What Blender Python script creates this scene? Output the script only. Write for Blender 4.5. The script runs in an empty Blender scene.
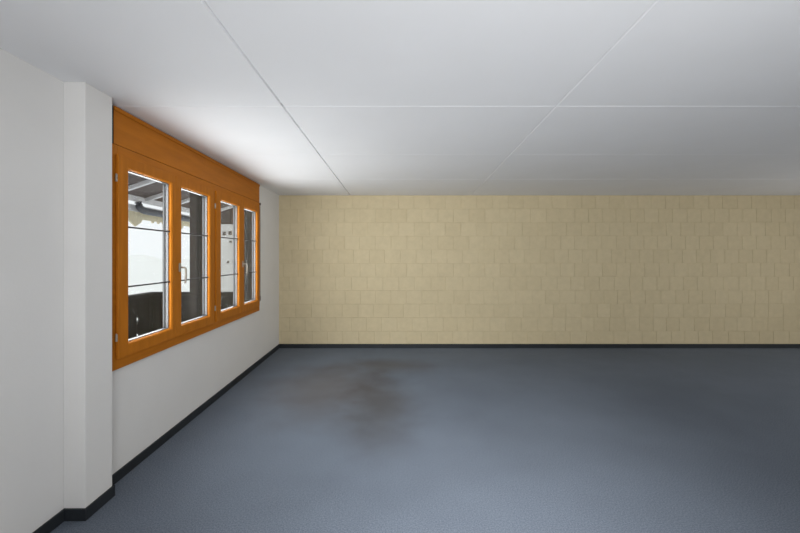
import bpy, bmesh, math, random
from mathutils import Vector, Matrix

random.seed(7)
scene = bpy.context.scene
COL = scene.collection

# ------------------------------------------------------------------ camera
CAM_H = 1.437
cd = bpy.data.cameras.new('camera')
cam = bpy.data.objects.new('camera', cd)
COL.objects.link(cam)
cam.location = (0, 0, CAM_H)
cam.rotation_euler = (math.radians(90), 0, 0)      # level, looking along +Y
cd.sensor_width = 36.0
cd.lens = 18.0
cd.shift_x = 9.0 / 800
cd.shift_y = -10.5 / 800
cd.clip_start = 0.05
cd.clip_end = 500
scene.camera = cam

# ------------------------------------------------------------------ sky
world = bpy.data.worlds.new('overcast_sky')
scene.world = world
world.use_nodes = True
bg = world.node_tree.nodes['Background']
bg.inputs['Color'].default_value = (0.95, 0.98, 1.0, 1)
bg.inputs['Strength'].default_value = 1.04

# ------------------------------------------------------------------ daylight at the window and assumed unseen openings, plus added fill lamps
def area(name, loc, rot, sx, sy, power, color=(1, 1, 1), spread=180):
    d = bpy.data.lights.new(name, 'AREA')
    d.shape = 'RECTANGLE'
    d.size, d.size_y = sx, sy
    d.energy = power
    d.color = color
    d.spread = math.radians(spread)
    o = bpy.data.objects.new(name, d)
    o.location = loc
    o.rotation_euler = rot
    COL.objects.link(o)
    return o

R90 = math.radians(90)
# local -Z is the direction of emission
for nm, y0, y1 in (('first', 2.60, 3.105), ('second', 3.255, 3.76), ('third', 4.005, 4.492), ('fourth', 4.64, 5.10)):
    area('daylight_%s_sash' % nm, (-1.777, (y0 + y1) / 2, 1.437), (0, -R90, 0), 1.10, y1 - y0 - 0.02, 12.6, (0.97, 0.99, 1.0))
area('daylight_rear_opening', (0.45, -1.66, 1.55), (R90, 0, 0), 1.3, 1.0, 20.5, (0.98, 0.99, 1.0), 70)
area('daylight_terrace_bounce', (0.65, -1.60, 0.62), (math.radians(135), 0, 0), 1.1, 0.7, 61, (0.98, 0.99, 1.0), 150)  # added fill tilted upwards to lift the ceiling; no terrace is known
area('ceiling_lamp', (0.50, -0.30, 2.34), (math.radians(49), 0, math.radians(0)), 0.5, 0.3, 23.5, (0.98, 0.99, 1.0), 56)  # added unseen spot that brightens the front of the floor
area('daylight_right_opening', (8.0, 3.2, 1.2), (0, R90, 0), 1.4, 1.6, 67, (1.0, 0.98, 0.95))

vs = scene.view_settings
scene.display_settings.display_device = 'sRGB'
vs.view_transform = 'Standard'
vs.look = 'None'
vs.gamma = 1.0
vs.use_curve_mapping = False
vs.exposure = 0.0

# ------------------------------------------------------------------ dimensions of the room
X_WALL = -1.749          # room face of the window wall
X_NEAR = -1.780          # room face of the wall stretch before the pilaster
X_OUT = -1.950           # outer face of the facade
X_RIGHT = 7.80
Y_BACK = 6.246
Y_REAR = -1.50
Z_CEIL = 2.385

# ------------------------------------------------------------------ materials
def mat(name, color, rough=0.6, noise=None, bump=None, spec=0.4, metal=0.0):
    """noise=(scale, amount, stretch) varies the tint; bump=(scale, strength, stretch) roughens the face."""
    m = bpy.data.materials.new(name)
    m.use_nodes = True
    nt = m.node_tree
    b = nt.nodes['Principled BSDF']
    b.inputs['Base Color'].default_value = (*color, 1)
    b.inputs['Roughness'].default_value = rough
    b.inputs['Specular IOR Level'].default_value = spec
    b.inputs['Metallic'].default_value = metal
    tc = nt.nodes.new('ShaderNodeTexCoord')

    def tex(scale, stretch, detail=5):
        mp = nt.nodes.new('ShaderNodeMapping')
        mp.inputs['Scale'].default_value = stretch
        nt.links.new(tc.outputs['Object'], mp.inputs['Vector'])
        n = nt.nodes.new('ShaderNodeTexNoise')
        n.inputs['Scale'].default_value = scale
        n.inputs['Detail'].default_value = detail
        nt.links.new(mp.outputs['Vector'], n.inputs['Vector'])
        return n
    if noise:
        n = tex(noise[0], noise[2])
        r = nt.nodes.new('ShaderNodeValToRGB')
        a = noise[1]
        r.color_ramp.elements[0].position = 0.3
        r.color_ramp.elements[1].position = 0.7
        r.color_ramp.elements[0].color = (*[c * (1 - a) for c in color], 1)
        r.color_ramp.elements[1].color = (*[min(1, c * (1 + a)) for c in color], 1)
        nt.links.new(n.outputs['Fac'], r.inputs['Fac'])
        nt.links.new(r.outputs['Color'], b.inputs['Base Color'])
    if bump:
        n = tex(bump[0], bump[2], 6)
        bp = nt.nodes.new('ShaderNodeBump')
        bp.inputs['Strength'].default_value = bump[1]
        bp.inputs['Distance'].default_value = 0.004
        nt.links.new(n.outputs['Fac'], bp.inputs['Height'])
        nt.links.new(bp.outputs['Normal'], b.inputs['Normal'])
    return m

S1 = (1, 1, 1)
M = {}
M['plaster'] = mat('white_plaster', (0.69, 0.68, 0.665), 0.85, (2.2, 0.02, S1), (55, 0.12, S1), 0.2)
M['ceiling'] = mat('painted_ceiling_panels', (0.82, 0.82, 0.83), 0.8, (1.6, 0.015, S1), (90, 0.05, S1), 0.2)
M['base'] = mat('dark_skirting', (0.018, 0.021, 0.025), 0.5, (6, 0.15, S1), None, 0.3)
M['wood'] = mat('orange_lacquered_wood', (0.425, 0.142, 0.013), 0.45, (9, 0.10, (1, 0.35, 3.0)), (30, 0.05, (1, 0.2, 3)), 0.06)
M['wood_v'] = mat('orange_lacquered_wood_upright', (0.425, 0.142, 0.013), 0.45, (9, 0.10, (1, 3.0, 0.35)), (30, 0.05, (1, 3, 0.2)), 0.06)
M['alu'] = mat('pale_spacer', (0.11, 0.112, 0.115), 0.4, (12, 0.03, S1), None, 0.4)
M['steel'] = mat('satin_steel', (0.36, 0.33, 0.28), 0.45, (20, 0.04, S1), None, 0.4, 0.5)
M['muntin'] = mat('dark_glazing_bar', (0.055, 0.05, 0.052), 0.5, (15, 0.1, S1))
M['seal'] = mat('black_rubber', (0.012, 0.012, 0.013), 0.7, (15, 0.1, S1))
M['guide'] = mat('slate_guide_rail', (0.020, 0.022, 0.026), 0.5, (8, 0.1, (1, 1, .2)))
M['guide_brown'] = mat('brown_grey_board', (0.066, 0.056, 0.056), 0.6, (8, 0.1, (1, 1, .2)))
M['strap'] = mat('grey_strap_webbing', (0.20, 0.19, 0.18), 0.8, (60, 0.1, S1))
M['rail'] = mat('dark_stained_boards', (0.058, 0.054, 0.056), 0.7, (6, 0.2, (3, 3, .4)))
M['soffit'] = mat('weathered_soffit_boards', (0.135, 0.108, 0.10), 0.7, (7, 0.25, (.4, 4, 1)))
M['white_wood'] = mat('white_painted_timber', (0.90, 0.90, 0.92), 0.6, (8, 0.04, (.5, 3, 1)))
M['gutter'] = mat('slate_blue_gutter', (0.09, 0.10, 0.125), 0.45, (8, 0.1, S1))
M['cream'] = mat('cream_valance', (0.84, 0.76, 0.55), 0.8, (9, 0.10, (1, 3, 1)))
M['house'] = mat('pale_render', (0.60, 0.59, 0.57), 0.85, (0.3, 0.06, S1))
M['house_brown'] = mat('brown_shutter_wood', (0.13, 0.085, 0.05), 0.7, (3, 0.2, S1))
M['house_glass'] = mat('dark_window_glass', (0.09, 0.08, 0.08), 0.2, (3, 0.1, S1))
M['roof_tile'] = mat('brown_roof_tiles', (0.17, 0.13, 0.115), 0.8, (4, 0.2, S1))
M['hill'] = mat('hazy_meadow_hill', (0.93, 0.94, 0.91), 0.95, (0.03, 0.02, S1))  # distance haze is put into the near-white colour
M['deck'] = mat('balcony_slab', (0.45, 0.44, 0.42), 0.8, (5, 0.15, S1))

def glass_mat():
    m = bpy.data.materials.new('clear_window_glass')
    m.use_nodes = True
    nt = m.node_tree
    nt.nodes.clear()
    out = nt.nodes.new('ShaderNodeOutputMaterial')
    tr = nt.nodes.new('ShaderNodeBsdfTransparent')
    tr.inputs['Color'].default_value = (0.99, 0.995, 0.995, 1)
    gl = nt.nodes.new('ShaderNodeBsdfGlossy')
    gl.inputs['Roughness'].default_value = 0.02
    lw = nt.nodes.new('ShaderNodeLayerWeight')
    lw.inputs['Blend'].default_value = 0.5
    fr = nt.nodes.new('ShaderNodeMath')          # reflection grows towards grazing angles
    fr.operation = 'POWER'
    fr.inputs[1].default_value = 4.0
    nt.links.new(lw.outputs['Facing'], fr.inputs[0])
    fk = nt.nodes.new('ShaderNodeMath')
    fk.operation = 'MULTIPLY_ADD'
    fk.inputs[1].default_value = 0.20
    fk.inputs[2].default_value = 0.005
    nt.links.new(fr.outputs[0], fk.inputs[0])
    mx = nt.nodes.new('ShaderNodeMixShader')
    nt.links.new(fk.outputs[0], mx.inputs[0])
    nt.links.new(tr.outputs[0], mx.inputs[1])
    nt.links.new(gl.outputs[0], mx.inputs[2])
    nt.links.new(mx.outputs[0], out.inputs[0])
    return m
M['glass'] = glass_mat()

def carpet_mat():
    m = bpy.data.materials.new('blue_grey_loop_carpet')
    m.use_nodes = True
    nt = m.node_tree
    b = nt.nodes['Principled BSDF']
    b.inputs['Roughness'].default_value = 0.95
    b.inputs['Specular IOR Level'].default_value = 0.1
    tc = nt.nodes.new('ShaderNodeTexCoord')
    L = nt.links.new

    def noise(scale, detail, rough=0.6):
        n = nt.nodes.new('ShaderNodeTexNoise')
        n.inputs['Scale'].default_value = scale
        n.inputs['Detail'].default_value = detail
        n.inputs['Roughness'].default_value = rough
        L(tc.outputs['Object'], n.inputs['Vector'])
        return n
    fine = noise(125, 4, 0.78)
    r = nt.nodes.new('ShaderNodeValToRGB')
    r.color_ramp.elements[0].position = 0.32
    r.color_ramp.elements[1].position = 0.68
    r.color_ramp.elements[0].color = (0.078, 0.094, 0.118, 1)
    r.color_ramp.elements[1].color = (0.196, 0.226, 0.275, 1)
    L(fine.outputs['Fac'], r.inputs['Fac'])
    # worn, slightly uneven pile
    big = noise(0.9, 3)
    r2 = nt.nodes.new('ShaderNodeValToRGB')
    r2.color_ramp.elements[0].position = 0.3
    r2.color_ramp.elements[1].position = 0.7
    r2.color_ramp.elements[0].color = (0.90, 0.90, 0.90, 1)
    r2.color_ramp.elements[1].color = (1.08, 1.08, 1.08, 1)
    L(big.outputs['Fac'], r2.inputs['Fac'])
    mul = nt.nodes.new('ShaderNodeMixRGB')
    mul.blend_type = 'MULTIPLY'
    mul.inputs[0].default_value = 1
    L(r.outputs['Color'], mul.inputs[1])
    L(r2.outputs['Color'], mul.inputs[2])
    # brown carpet stain, with some shade mixed into its tint: two soft blobs with a ragged rim
    warp = noise(1.8, 3)
    last = mul

    def blob(cx, cy, sx, sy, amount, tint, last):
        mp = nt.nodes.new('ShaderNodeMapping')
        mp.inputs['Location'].default_value = (-cx / sx, -cy / sy, 0)
        mp.inputs['Scale'].default_value = (1 / sx, 1 / sy, 0)
        L(tc.outputs['Object'], mp.inputs['Vector'])
        ln = nt.nodes.new('ShaderNodeVectorMath')
        ln.operation = 'LENGTH'
        L(mp.outputs['Vector'], ln.inputs[0])
        ad = nt.nodes.new('ShaderNodeMath')
        ad.operation = 'MULTIPLY_ADD'
        L(warp.outputs['Fac'], ad.inputs[0])
        ad.inputs[1].default_value = 0.7
        L(ln.outputs['Value'], ad.inputs[2])
        mr = nt.nodes.new('ShaderNodeMapRange')
        mr.interpolation_type = 'SMOOTHSTEP'
        mr.inputs['From Min'].default_value = 1.45
        mr.inputs['From Max'].default_value = 0.40
        mr.inputs['To Min'].default_value = 0
        mr.inputs['To Max'].default_value = amount
        L(ad.outputs[0], mr.inputs['Value'])
        mx = nt.nodes.new('ShaderNodeMixRGB')
        mx.blend_type = 'MULTIPLY'
        L(mr.outputs[0], mx.inputs[0])
        L(last.outputs['Color'], mx.inputs[1])
        mx.inputs[2].default_value = (*tint, 1)
        return mx
    last = blob(-0.13, 3.92, 0.52, 1.20, 0.90, (0.64, 0.54, 0.45), last)
    last = blob(-0.08, 5.25, 0.85, 0.45, 0.85, (0.72, 0.60, 0.48), last)
    last = blob(-0.75, 4.45, 0.80, 1.30, 0.90, (0.84, 0.69, 0.57), last)
    L(last.outputs['Color'], b.inputs['Base Color'])
    bp = nt.nodes.new('ShaderNodeBump')
    bp.inputs['Strength'].default_value = 0.35
    bp.inputs['Distance'].default_value = 0.006
    L(fine.outputs['Fac'], bp.inputs['Height'])
    L(bp.outputs['Normal'], b.inputs['Normal'])
    return m
M['carpet'] = carpet_mat()

def block_mat():
    m = bpy.data.materials.new('sand_painted_blocks')
    m.use_nodes = True
    nt = m.node_tree
    L = nt.links.new
    b = nt.nodes['Principled BSDF']
    b.inputs['Roughness'].default_value = 0.75
    b.inputs['Specular IOR Level'].default_value = 0.25
    at = nt.nodes.new('ShaderNodeAttribute')
    at.attribute_name = 'tone'
    r = nt.nodes.new('ShaderNodeValToRGB')
    r.color_ramp.elements[0].position = 0
    r.color_ramp.elements[1].position = 1
    r.color_ramp.elements[0].color = (0.558, 0.470, 0.300, 1)
    r.color_ramp.elements[1].color = (0.583, 0.494, 0.320, 1)
    L(at.outputs['Fac'], r.inputs['Fac'])
    tc = nt.nodes.new('ShaderNodeTexCoord')
    n = nt.nodes.new('ShaderNodeTexNoise')
    n.inputs['Scale'].default_value = 14
    n.inputs['Detail'].default_value = 6
    L(tc.outputs['Object'], n.inputs['Vector'])
    r2 = nt.nodes.new('ShaderNodeValToRGB')
    r2.color_ramp.elements[0].position = 0.3
    r2.color_ramp.elements[1].position = 0.7
    r2.color_ramp.elements[0].color = (0.95, 0.95, 0.95, 1)
    r2.color_ramp.elements[1].color = (1.03, 1.03, 1.03, 1)
    L(n.outputs['Fac'], r2.inputs['Fac'])
    mx = nt.nodes.new('ShaderNodeMixRGB')
    mx.blend_type = 'MULTIPLY'
    mx.inputs[0].default_value = 1
    L(r.outputs['Color'], mx.inputs[1])
    L(r2.outputs['Color'], mx.inputs[2])
    L(mx.outputs['Color'], b.inputs['Base Color'])
    bp = nt.nodes.new('ShaderNodeBump')
    bp.inputs['Strength'].default_value = 0.2
    bp.inputs['Distance'].default_value = 0.003
    n2 = nt.nodes.new('ShaderNodeTexNoise')
    n2.inputs['Scale'].default_value = 120
    n2.inputs['Detail'].default_value = 5
    L(tc.outputs['Object'], n2.inputs['Vector'])
    L(n2.outputs['Fac'], bp.inputs['Height'])
    L(bp.outputs['Normal'], b.inputs['Normal'])
    return m
M['block'] = block_mat()

# ------------------------------------------------------------------ mesh helpers
def box(bm, x0, x1, y0, y1, z0, z1):
    v = [bm.verts.new((x, y, z)) for x in (x0, x1) for y in (y0, y1) for z in (z0, z1)]
    for f in ((0, 1, 3, 2), (4, 6, 7, 5), (0, 4, 5, 1), (2, 3, 7, 6), (0, 2, 6, 4), (1, 5, 7, 3)):
        bm.faces.new([v[i] for i in f])

def tube(bm, pts, r, n=12):
    pts = [Vector(p) for p in pts]
    rings = []
    for i, p in enumerate(pts):
        a = pts[max(0, i - 1)]
        c = pts[min(len(pts) - 1, i + 1)]
        t = (c - a).normalized()
        up = Vector((0, 0, 1)) if abs(t.z) < 0.9 else Vector((1, 0, 0))
        u = t.cross(up).normalized()
        w = u.cross(t).normalized()
        rr = r[i] if isinstance(r, (list, tuple)) else r
        rings.append([bm.verts.new(p + u * rr * math.cos(k * 2 * math.pi / n) + w * rr * math.sin(k * 2 * math.pi / n)) for k in range(n)])
    for a, c in zip(rings, rings[1:]):
        for k in range(n):
            bm.faces.new((a[k], a[(k + 1) % n], c[(k + 1) % n], c[k]))
    bm.faces.new(rings[0][::-1])
    bm.faces.new(rings[-1])

def prism(bm, poly, axis, a0, a1):
    """poly: 2-D points; extruded along axis ('x': poly is (y, z); 'y': (x, z); 'z': (x, y))."""
    def P(p, a):
        return {'x': (a, p[0], p[1]), 'y': (p[0], a, p[1]), 'z': (p[0], p[1], a)}[axis]
    A = [bm.verts.new(P(p, a0)) for p in poly]
    B = [bm.verts.new(P(p, a1)) for p in poly]
    n = len(poly)
    bm.faces.new(A)
    bm.faces.new(B[::-1])
    for i in range(n):
        bm.faces.new((A[i], B[i], B[(i + 1) % n], A[(i + 1) % n]))

def ring(bm, xf, xb, o, i, ch=0.0):
    """Rectangular frame in the YZ plane, room face at xf, outer face at xb; o, i = (y0, y1, z0, z1); ch chamfers the inner room-side edge."""
    def rect(x, r, g=0.0):
        return [bm.verts.new((x, y, z)) for y, z in ((r[0] - g, r[2] - g), (r[1] + g, r[2] - g), (r[1] + g, r[3] + g), (r[0] - g, r[3] + g))]
    loops = [rect(xb, o), rect(xf, o)]
    if ch:
        loops.append(rect(xf, i, ch))
        loops.append(rect(xf - ch, i))
    else:
        loops.append(rect(xf, i))
    loops.append(rect(xb, i))
    n = len(loops)
    for k in range(n):
        a, c = loops[k], loops[(k + 1) % n]
        for q in range(4):
            bm.faces.new((a[q], a[(q + 1) % 4], c[(q + 1) % 4], c[q]))

def link(name, bm, material, parent=None, bevel=0.0, smooth=False):
    bmesh.ops.recalc_face_normals(bm, faces=bm.faces[:])
    me = bpy.data.meshes.new(name)
    bm.to_mesh(me)
    bm.free()
    me.materials.append(material)
    if smooth:
        for p in me.polygons:
            p.use_smooth = True
    o = bpy.data.objects.new(name, me)
    COL.objects.link(o)
    if parent:
        o.parent = parent
        o.matrix_parent_inverse = Matrix.Translation(-parent_world(parent))
    if bevel:
        md = o.modifiers.new('bevel', 'BEVEL')
        md.width = bevel
        md.segments = 2
        md.limit_method = 'ANGLE'
    return o

def parent_world(o):
    v = Vector((0, 0, 0))
    while o:
        v = v + o.location
        o = o.parent if (o.parent and o.type == 'EMPTY') else None
    return v

def tag(o, label=None, cat=None, group=None, kind=None):
    for k, v in (('label', label), ('category', cat), ('group', group), ('kind', kind)):
        if v:
            o[k] = v
    return o

def empty(name, loc):
    o = bpy.data.objects.new(name, None)
    o.location = loc
    o.empty_display_size = 0.2
    COL.objects.link(o)
    return o

def new():
    return bmesh.new()

# ================================================================== ROOM SHELL
# floor
bm = new()
box(bm, X_OUT + 0.02, X_RIGHT + 0.2, Y_REAR - 0.1, Y_BACK + 0.2, -0.12, 0.0)
tag(link('floor', bm, M['carpet']), 'blue-grey loop pile carpet with a brown worn stain', 'carpet floor', kind='structure')

# ceiling: painted panels with grooves between them
def jx(k, y):
    if k == 0:
        return X_OUT + 0.02
    if k == 1:
        return -0.700 + (y - 1.48) * 0.0134
    if k == 2:
        return 0.985 + (y - 1.48) * 0.0555
    return X_RIGHT + 0.15
YS = [Y_REAR - 0.1, -1.085, 0.12, 1.325, 2.530, 3.736, 4.938, Y_BACK + 0.1]
bm = new()
for k in range(3):
    for j in range(len(YS) - 1):
        y0, y1 = YS[j], YS[j + 1]
        gl = 0.0075 if k > 0 else 0.0
        gr = (0.0075, 0.004, 0.0)[k]
        if k == 2:
            gl = 0.0095
        g0 = 0.0 if j == 0 else (0.0016 if abs(y0 - 3.736) < .01 else (0.0065 if abs(y0 - 4.938) < .01 else 0.0045))
        g1 = 0.0 if j == len(YS) - 2 else (0.0016 if abs(y1 - 3.736) < .01 else (0.0065 if abs(y1 - 4.938) < .01 else 0.0045))
        outer = [(jx(k, y0), y0), (jx(k + 1, y0), y0), (jx(k + 1, y1), y1), (jx(k, y1), y1)]
        inner = [(outer[0][0] + gl, y0 + g0), (outer[1][0] - gr, y0 + g0), (outer[2][0] - gr, y1 - g1), (outer[3][0] + gl, y1 - g1)]
        shallow = [0.0018 if abs(yy - 3.736) < .01 else 0.005 for yy in (y0, y1)]
        depth = (shallow[0], 0.017, shallow[1], 0.006 if k == 2 else 0.017)      # cross joints are shallower than the long ones
        I = [bm.verts.new((x, y, Z_CEIL)) for x, y in inner]
        T = [bm.verts.new((x, y, Z_CEIL + 0.1)) for x, y in outer]
        bm.faces.new(I)
        bm.faces.new(T)
        for q in range(4):
            p = (q + 1) % 4
            A, B = [bm.verts.new((*outer[w], Z_CEIL + depth[q])) for w in (q, p)]
            bm.faces.new((I[q], A, B, I[p]))
            bm.faces.new((A, T[q], T[p], B))
tag(link('ceiling', bm, M['ceiling']), 'white panelled ceiling with thin grooves between the panels', 'ceiling', kind='structure')

# window wall with its opening (behind frame and shutter box)
OP = (2.50, 5.20, 0.76, 2.36)
bm = new()
box(bm, X_OUT, X_NEAR, Y_REAR - 0.1, 2.28, 0, Z_CEIL)
box(bm, X_OUT, X_WALL, 2.28, OP[0], 0, Z_CEIL)
box(bm, X_OUT, X_WALL, OP[1], Y_BACK, 0, Z_CEIL)
box(bm, X_OUT, X_WALL, OP[0], OP[1], 0, OP[2])
box(bm, X_OUT, X_WALL, OP[0], OP[1], OP[3], Z_CEIL)
tag(link('wall_left', bm, M['plaster']), 'white plastered wall holding the orange window', 'wall', kind='structure')

bm = new()
box(bm, X_NEAR - 0.01, -1.665, 2.177, 2.390, 0, Z_CEIL)
tag(link('pillar', bm, M['plaster'], bevel=0.003), 'shallow white pillar projecting from the wall beside the window', 'pillar', kind='structure')

# back wall: courses of painted blocks, every joint a real groove
bm = new()
tone = bm.faces.layers.float.new('tone')
box(bm, X_OUT, X_RIGHT + 0.2, Y_BACK + 0.006, Y_BACK + 0.2, 0, Z_CEIL + .05)
ROW = 0.212
starts = [-0.118, 0.005, -0.118, 0.005, -0.096, 0.005, 0.126, 0.005, -0.034, 0.098, -0.012]
for r in range(12):
    z1 = Z_CEIL - r * ROW
    z0 = max(0.0, z1 - ROW)
    rnd = random.Random(100 + r)
    s = starts[r] if r < len(starts) else 0.1
    xs = [s]
    while xs[-1] < X_RIGHT + 0.1:
        w = 0.2423 if xs[-1] < 2.2 else 0.2215
        j = 0.010 if r < 6 else 0.028
        xs.append(xs[-1] + w + rnd.uniform(-j, j) * (1 if xs[-1] > 0.8 else .4))
    ys = [s]
    while ys[-1] > X_WALL:
        ys.append(ys[-1] - 0.2423 + rnd.uniform(-.006, .006))
    xs = sorted(set(xs + ys))
    for a, c in zip(xs, xs[1:]):
        a = max(a, X_WALL - 0.02)
        if c <= a:
            continue
        g, ch, d = 0.0012, 0.0058, 0.0020
        out = [(a + g, z0 + g * .6), (c - g, z0 + g * .6), (c - g, z1 - g * .6), (a + g, z1 - g * .6)]
        inn = [(a + ch, z0 + ch * .75), (c - ch, z0 + ch * .75), (c - ch, z1 - ch * .75), (a + ch, z1 - ch * .75)]
        yo = rnd.uniform(-0.0003, 0.0003)
        O = [bm.verts.new((x, Y_BACK + d, z)) for x, z in out]
        I = [bm.verts.new((x, Y_BACK + yo, z)) for x, z in inn]
        B = [bm.verts.new((x, Y_BACK + 0.007, z)) for x, z in out]
        t = rnd.random()
        fs = [bm.faces.new(I)]
        for q in range(4):
            fs.append(bm.faces.new((I[q], O[q], O[(q + 1) % 4], I[(q + 1) % 4])))
            fs.append(bm.faces.new((O[q], B[q], B[(q + 1) % 4], O[(q + 1) % 4])))
        for f in fs:
            f[tone] = t
tag(link('wall_back', bm, M['block']), 'sand-yellow painted block wall in running bond', 'wall', kind='structure')

# right wall and rear wall (outside the photograph), each with a daylight opening
bm = new()
box(bm, X_RIGHT, X_RIGHT + 0.2, Y_REAR, 2.3, 0, Z_CEIL)
box(bm, X_RIGHT, X_RIGHT + 0.2, 4.1, Y_BACK, 0, Z_CEIL)
box(bm, X_RIGHT, X_RIGHT + 0.2, 2.3, 4.1, 0, 0.45)
box(bm, X_RIGHT, X_RIGHT + 0.2, 2.3, 4.1, 1.95, Z_CEIL)
tag(link('wall_right', bm, M['plaster']), 'white plastered wall at the far right', 'wall', kind='structure')
bm = new()
box(bm, X_OUT, -0.25, Y_REAR - 0.1, Y_REAR, 0, Z_CEIL)
box(bm, 1.30, X_RIGHT + 0.2, Y_REAR - 0.1, Y_REAR, 0, Z_CEIL)
box(bm, -0.25, 1.30, Y_REAR - 0.1, Y_REAR, 2.10, Z_CEIL)
tag(link('wall_rear', bm, M['plaster']), 'white plastered wall behind the viewpoint', 'wall', kind='structure')

# skirting
BH, BT = 0.065, 0.011
bm = new()
box(bm, X_NEAR, X_NEAR + BT, Y_REAR, 2.177, 0, BH)
box(bm, X_NEAR, -1.665 + BT, 2.177 - BT, 2.177, 0, BH)
box(bm, -1.665, -1.665 + BT, 2.177, 2.390, 0, BH)
box(bm, X_WALL, -1.665 + BT, 2.390, 2.390 + BT, 0, BH)
box(bm, X_WALL, X_WALL + BT, 2.390 + BT, Y_BACK, 0, BH)
tag(link('baseboard_left', bm, M['base'], bevel=0.002), 'dark slate skirting stepping round the white pillar', 'skirting', kind='structure')
bm = new()
box(bm, X_WALL + BT, X_RIGHT, Y_BACK - BT, Y_BACK + 0.001, 0, BH)
tag(link('baseboard_back', bm, M['base'], bevel=0.002), 'dark slate skirting along the yellow block wall', 'skirting', kind='structure')

# ================================================================== WINDOW
XF = -1.724      # room face of the fixed frame and shutter box
XS = -1.704      # room face of the opening sashes
win = tag(empty('window_1', (X_WALL, 3.85, 0.735)),
          'orange varnished timber window of four sashes with shutter box above', 'window', kind='structure')

bm = new()
box(bm, -1.80, XF, 2.465, 2.518, 0.722, 2.135)       # left jamb
box(bm, -1.80, XF, 5.176, 5.246, 0.722, 2.135)       # right jamb
box(bm, -1.80, XF, 2.518, 5.176, 0.722, 0.815)       # bottom rail
box(bm, -1.80, XF, 2.518, 5.176, 2.062, 2.135)       # head
box(bm, -1.80, XF, 3.848, 3.924, 0.815, 2.062)       # mullion
link('window_frame', bm, M['wood'], win, bevel=0.002)

# roller shutter box over the frame
bm = new()
box(bm, -1.80, XF, 2.488, 5.240, 2.138, 2.372)
sb = link('shutter_box', bm, M['wood'], win, bevel=0.002)
bm = new()
box(bm, XF, XF + 0.007, 2.488, 5.240, 2.345, 2.372)
link('cover_strip', bm, M['wood'], sb, bevel=0.0015)
bm = new()
box(bm, -1.80, XF - 0.002, 2.470, 2.4875, 2.138, 2.372)
tag(link('end_cap', bm, M['seal'], sb), 'black end cap of the shutter box')

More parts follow.
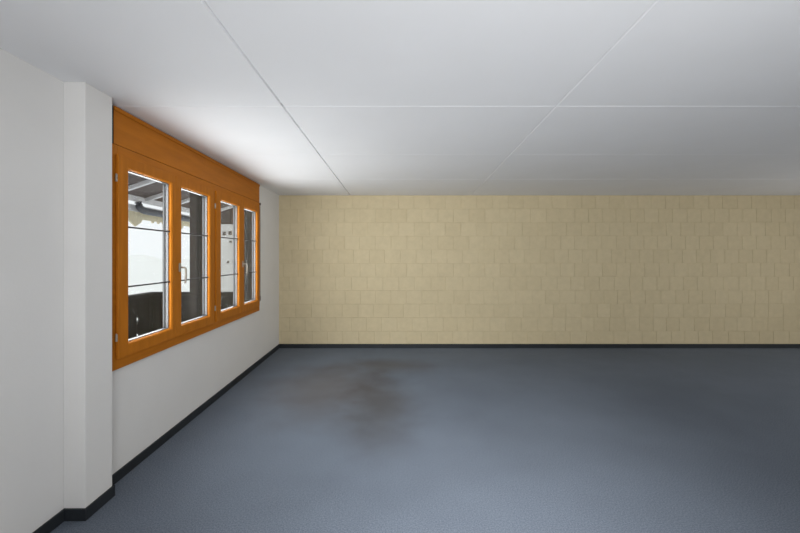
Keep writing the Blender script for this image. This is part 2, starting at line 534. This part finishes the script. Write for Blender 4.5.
# the four sashes
ZO0, ZO1 = 0.790, 2.075            # sash outer height
ZI0, ZI1 = 0.873, 2.001            # clear opening
sashes = [  # y0, y1 outer; y0, y1 opening; hinge side; handle
    (2.502, 3.168, 2.604, 3.112, 'near', None),
    (3.170, 3.864, 3.260, 3.766, 'far', 3.222),
    (3.908, 4.564, 4.016, 4.499, 'near', None),
    (4.566, 5.191, 4.654, 5.106, 'far', 4.590),
]
names = ['first', 'second', 'third', 'fourth']
for (y0, y1, i0, i1, hs, hy) in sashes:
    bm = new()
    ring(bm, XS, XF, (y0, y1, ZO0, ZO1), (i0, i1, ZI0, ZI1), 0.009)
    b0 = y0 + (0.02 if hs == 'near' else 0.001)
    b1 = y1 - (0.02 if hs == 'far' else 0.001)
    ring(bm, XF - 0.0005, -1.775, (b0, b1, ZO0 + 0.028, ZO1 - 0.016), (i0 + 0.001, i1 - 0.001, ZI0 + 0.001, ZI1 - 0.001))
    sash = link('sash', bm, M['wood_v'], win, bevel=0.0025)
    # double glazing: inner and outer sheet, pale spacer, dark rubber seal
    bm = new()
    box(bm, -1.7295, -1.7265, i0 + 0.0015, i1 - 0.0015, ZI0 + 0.0015, ZI1 - 0.0015)
    box(bm, -1.7525, -1.7495, i0 + 0.0015, i1 - 0.0015, ZI0 + 0.0015, ZI1 - 0.0015)
    link('glass_pane', bm, M['glass'], sash)
    bm = new()
    ring(bm, -1.7300, -1.7490, (i0 + 0.0012, i1 - 0.0012, ZI0 + 0.0012, ZI1 - 0.0012), (i0 + 0.007, i1 - 0.007, ZI0 + 0.007, ZI1 - 0.007))
    tag(link('glass_spacer', bm, M['alu'], sash), 'pale metal spacer round the glass')
    bm = new()
    ring(bm, -1.7528, -1.7630, (i0 + 0.0012, i1 - 0.0012, ZI0 + 0.0012, ZI1 - 0.0012), (i0 + 0.006, i1 - 0.006, ZI0 + 0.006, ZI1 - 0.006))
    tag(link('rubber_seal', bm, M['seal'], sash), 'black rubber seal outside the glass')
    bm = new()
    ring(bm, -1.7632, -1.7748, (i0 + 0.0012, i1 - 0.0012, ZI0 + 0.0012, ZI1 - 0.0012), (i0 + 0.004, i1 - 0.004, ZI0 + 0.004, ZI1 - 0.004))
    tag(link('weather_trim', bm, M['alu'], sash), 'pale metal trim on the outer edge of the sash')
    for zb in (1.236, 1.626):
        bm = new()
        box(bm, -1.7262, -1.7195, i0, i1, zb - 0.0055, zb + 0.0055)
        tag(link('glazing_bar', bm, M['muntin'], sash, bevel=0.0015), 'thin dark horizontal glazing bar')
    # hinges on the outer stile
    yh = y0 - 0.006 if hs == 'near' else y1 + 0.006
    for zh in (0.925, 1.925):
        bm = new()
        tube(bm, [(XS - 0.010, yh, zh - 0.022), (XS - 0.010, yh, zh - 0.001)], 0.0065)
        tube(bm, [(XS - 0.010, yh, zh + 0.001), (XS - 0.010, yh, zh + 0.022)], 0.0065)
        tube(bm, [(XS - 0.010, yh, zh + 0.022), (XS - 0.010, yh, zh + 0.027)], [0.0055, 0.003])
        tag(link('hinge', bm, M['steel'], sash), 'small satin steel hinge barrel')
    if hy:
        zc = 1.345
        bm = new()
        box(bm, XS, XS + 0.009, hy - 0.015, hy + 0.015, zc - 0.036, zc + 0.036)
        bmesh.ops.bevel(bm, geom=bm.edges[:], offset=0.004, segments=2, affect='EDGES')
        tube(bm, [(XS + 0.006, hy, zc), (XS + 0.020, hy, zc)], [0.012, 0.009])
        pts = [(XS + 0.018, hy, zc)]
        for a in range(7):
            t = a / 6 * math.pi / 2
            pts.append((XS + 0.036 + 0.016 * math.sin(t), hy, zc - 0.016 + 0.016 * math.cos(t)))
        pts += [(XS + 0.053, hy, zc - 0.06), (XS + 0.051, hy, zc - 0.10), (XS + 0.046, hy, zc - 0.128)]
        tube(bm, pts, [0.0075] * 8 + [0.0080, 0.0082, 0.0065])
        tag(link('handle', bm, M['steel'], sash, smooth=False), 'satin steel lever handle hanging down')

# shutter guide posts on the outside, between the pairs and at the far end
for yg in (3.890, 5.190):
    bm = new()
    w = 0.055 if yg < 4 else 0.03
    box(bm, -1.882, -1.8005, yg, yg + w, 0.765, 2.355)
    box(bm, -1.890, -1.872, yg - 0.004, yg, 0.765, 2.355)
    box(bm, -1.826, -1.812, yg - 0.004, yg, 0.765, 2.355)
    gp = link('shutter_guide', bm, M['guide'], win)
    bm = new()
    box(bm, -1.958, -1.8825, yg + 0.001, yg + w, 0.765, 2.355)
    tag(link('facing_board', bm, M['guide_brown'], gp), 'brown-grey board facing the guide rail')

# roller shutter strap beside the window
strap = tag(empty('shutter_strap', (X_WALL, 5.33, 0.86)), 'narrow dark grey shutter strap hanging on the white wall beside the window', 'shutter strap')
bm = new()
box(bm, -1.7445, -1.7425, 5.322, 5.338, 0.89, 2.12)
link('webbing', bm, M['strap'], strap)
bm = new()
box(bm, -1.749, -1.737, 5.316, 5.344, 2.115, 2.145)
tag(link('strap_guide', bm, M['guide_brown'], strap, bevel=0.002), 'small brown strap guide at the top')
bm = new()
box(bm, -1.749, -1.738, 5.314, 5.346, 0.84, 0.905)
tag(link('strap_winder', bm, M['strap'], strap, bevel=0.003), 'slim winder plate at the bottom')

# ================================================================== OUTSIDE
# balcony slab
bm = new()
box(bm, -3.42, X_OUT, -1.0, 5.66, -0.30, -0.04)
tag(link('floor_balcony', bm, M['deck']), 'grey balcony slab outside the window', 'balcony floor', kind='structure')

# balcony railing: boards along the front and across the far end
rl = tag(empty('balcony_railing', (-3.3, 5.55, -0.04)), 'dark stained board railing of the balcony outside the window', 'railing')
ZR = 0.935
bm = new()
box(bm, -3.375, -3.275, -1.0, 5.625, ZR - 0.055, ZR)
box(bm, -3.275, -1.96, 5.530, 5.625, ZR - 0.055, ZR)
link('top_rail', bm, M['rail'], rl, bevel=0.004)
bm = new()
box(bm, -3.36, -3.32, -1.0, 5.60, 0.10, 0.17)
box(bm, -3.32, -1.96, 5.56, 5.60, 0.10, 0.17)
link('bottom_rail', bm, M['rail'], rl)
bm = new()
y = 5.60
k = 0
while y > -0.9:
    w = 0.135
    cut = 0.06 if k in (2, 7, 12, 17, 22, 27) else 0.0
    zs = [0.03, 0.35, 0.40, 0.45, 0.55, 0.61, 0.67, ZR - 0.05]
    # boards with pairs of small carved notches on some edges
    ins = [0, 0, cut, 0, 0, cut, 0, 0]
    poly = [(y - w + i, z) for z, i in zip(zs, ins)] + [(y, z) for z in reversed(zs)]
    prism(bm, poly, 'x', -3.320 - 0.003 * (k % 2), -3.296 - 0.003 * (k % 2))
    y -= w + 0.0015
    k += 1
x = -3.30
k = 0
while x < -2.0:
    w = min(0.135, -1.965 - x)
    box(bm, x, x + w, 5.536 + 0.003 * (k % 2), 5.560 + 0.003 * (k % 2), 0.03, ZR - 0.05)
    x += w + 0.0015
    k += 1
link('vertical_boards', bm, M['rail'], rl)

# roof overhang
XE, ZE, SL = -3.80, CAM_H + 0.826, 0.332        # eaves edge and pitch
def zr(x):
    return ZE + SL * (x - XE)
rf = tag(empty('roof_overhang', (X_OUT, 5.5, 2.3)), 'weathered timber roof overhang with white rafters above the balcony', 'roof overhang')
Y0, Y1, YE = 1.2, 10.4, 8.45
bm = new()
x = XE - 0.02
k = 0
while x < X_OUT - 0.02:
    x2 = min(x + 0.14, X_OUT)
    o = 0.004 * (k % 2)
    prism(bm, [(x, zr(x) + 0.07 + o), (x2, zr(x2) + 0.07 + o), (x2, zr(x2) + 0.12), (x, zr(x) + 0.12)], 'y', Y0, Y1)
    x = x2
    k += 1
link('soffit_boards', bm, M['soffit'], rf)
bm = new()
prism(bm, [(XE - 0.10, zr(XE - 0.10) + 0.125), (X_OUT, zr(X_OUT) + 0.125), (X_OUT, zr(X_OUT) + 0.16), (XE - 0.10, zr(XE - 0.10) + 0.16)], 'y', Y0, Y1)
link('roof_tiles', bm, M['roof_tile'], rf)
yy = 2.0
while yy < Y1 - 0.2:
    bm = new()
    prism(bm, [(XE, zr(XE) + 0.015), (X_OUT, zr(X_OUT) + 0.015), (X_OUT, zr(X_OUT) + 0.07), (XE, zr(XE) + 0.07)], 'y', yy - 0.03, yy + 0.03)
    tag(link('rafter', bm, M['white_wood'], rf, bevel=0.003), 'white painted rafter')
    yy += 0.702
bm = new()
box(bm, XE - 0.025, XE, Y0, YE, ZE - 0.012, ZE + 0.08)
tag(link('fascia_board', bm, M['white_wood'], rf), 'white painted fascia board')
# scalloped valance under the eaves
bm = new()
zt = CAM_H + 0.775
zb = CAM_H + 0.567
pts = [(Y0, zt), (Y0, zb)]
yc = 6.085 - 1.24 * 4
while yc < YE - 0.3:
    # one pointed pendant, then a few narrow tabs
    if yc > Y0 + 0.2:
        for dy, dz in ((-0.17, 0), (-0.14, -0.045), (0.0, -0.118), (0.14, -0.045), (0.17, 0)):
            pts.append((yc + dy, zb + dz))
    for c in (0.45, 0.61, 0.76, 0.91):
        if Y0 < yc + c - 0.05 and yc + c + 0.05 < YE:
            for dy, dz in ((-0.03, 0), (-0.03, -0.018), (0.0, -0.034), (0.03, -0.018), (0.03, 0)):
                pts.append((yc + c + dy, zb + dz))
    yc += 1.24
pts += [(YE, zb), (YE, zt)]
prism(bm, pts, 'x', -3.905, -3.885)
va = link('scalloped_valance', bm, M['cream'], rf)
va['label'] = 'cream scalloped valance hanging at the eaves'
bm = new()
box(bm, -3.884, -3.870, Y0, YE, CAM_H + 0.675, zt)
tag(link('valance_board', bm, M['white_wood'], va), 'pale board at the top of the valance')

# dark boarded gable panel at the far end and a post carrying the roof
bm = new()
x = -3.86
k = 0
while x < X_OUT:
    x2 = min(x + 0.15, X_OUT)
    prism(bm, [(x, CAM_H + 0.675), (x2 - 0.002, CAM_H + 0.675), (x2 - 0.002, zr(x2) + 0.07), (x, zr(x) + 0.07)], 'y', 8.50 + 0.004 * (k % 2), 8.54)
    x = x2
    k += 1
tag(link('gable_panel', bm, M['soffit'], rf), 'brown-grey boarded panel closing the far end of the roof')
bm = new()
box(bm, -2.50, -2.358, 5.40, 5.528, -0.04, zr(-2.43) + 0.07)
tag(link('post', bm, M['rail'], rf, bevel=0.004), 'dark timber post carrying the roof')

# rain gutter with a bent inlet
gt = new()
xg = -3.80
pts = [(xg + 0.02, 5.98, CAM_H + 0.80), (xg + 0.02, 6.00, CAM_H + 0.765)]
for a in range(1, 7):
    t = a / 6 * math.pi / 2
    pts.append((xg + 0.02, 6.00 + 0.16 * (1 - math.cos(t)), CAM_H + 0.765 - 0.075 * math.sin(t)))
pts += [(xg + 0.02, 8.0, CAM_H + 0.69), (xg + 0.02, 8.42, CAM_H + 0.69)]
tube(gt, pts, 0.052, 14)
tag(link('rain_gutter', gt, M['gutter'], smooth=True), 'slate-blue rain pipe bending along under the white eaves board', 'rain pipe')

# pale house across the valley
hs = tag(empty('house', (-17, 46, -4)), 'pale rendered house with small brown windows seen beyond the balcony', 'house')
bm = new()
box(bm, -20.2, -8.0, 45.0, 55.0, -6.0, 6.6)
link('wall', bm, M['house'], hs)
bm = new()
prism(bm, [(-21.4, 6.2), (-14.1, 10.0), (-6.8, 6.2), (-6.8, 6.6), (-14.1, 10.5), (-21.4, 6.6)], 'y', 43.8, 56.0)
link('gable_roof', bm, M['roof_tile'], hs)
for i, (px, py) in enumerate([(224.3, 233.5), (230.2, 233.0), (230.6, 242.0), (235.5, 246), (228, 262), (234, 262), (217, 246)]):
    cx = (px - 391) / 400 * 45
    cz = CAM_H + (256 - py) / 400 * 45
    hw = 0.17 if i < 2 else 0.11
    bm = new()
    ring2 = box(bm, cx - hw, cx + hw, 44.93, 45.0, cz - hw * 1.2, cz + hw * 1.2)
    w = link('shuttered_window', bm, M['house_brown'], hs)
    bm = new()
    box(bm, cx - hw * .6, cx + hw * .6, 44.91, 44.93, cz - hw * .9, cz + hw * .9)
    link('pane', bm, M['house_glass'], w)

# ground falling away and a hazy hill
bm = new()
nx, ny = 40, 24
grid = []
rnd = random.Random(3)
for i in range(nx + 1):
    row = []
    for j in range(ny + 1):
        X = -260 + 300 * i / nx
        Y = 20 + 330 * j / ny
        h = -6 + 6.0 * (j / ny) ** 2 * (1 + 0.5 * math.sin(i * 0.45) + 0.25 * math.sin(i * 1.1 + j * .3)) + rnd.uniform(-.4, .4)
        row.append(bm.verts.new((X, Y, h)))
    grid.append(row)
for i in range(nx):
    for j in range(ny):
        bm.faces.new((grid[i][j], grid[i + 1][j], grid[i + 1][j + 1], grid[i][j + 1]))
tag(link('hill', bm, M['hill'], smooth=True), 'pale green hazy hillside beyond the balcony', 'hillside', kind='structure')
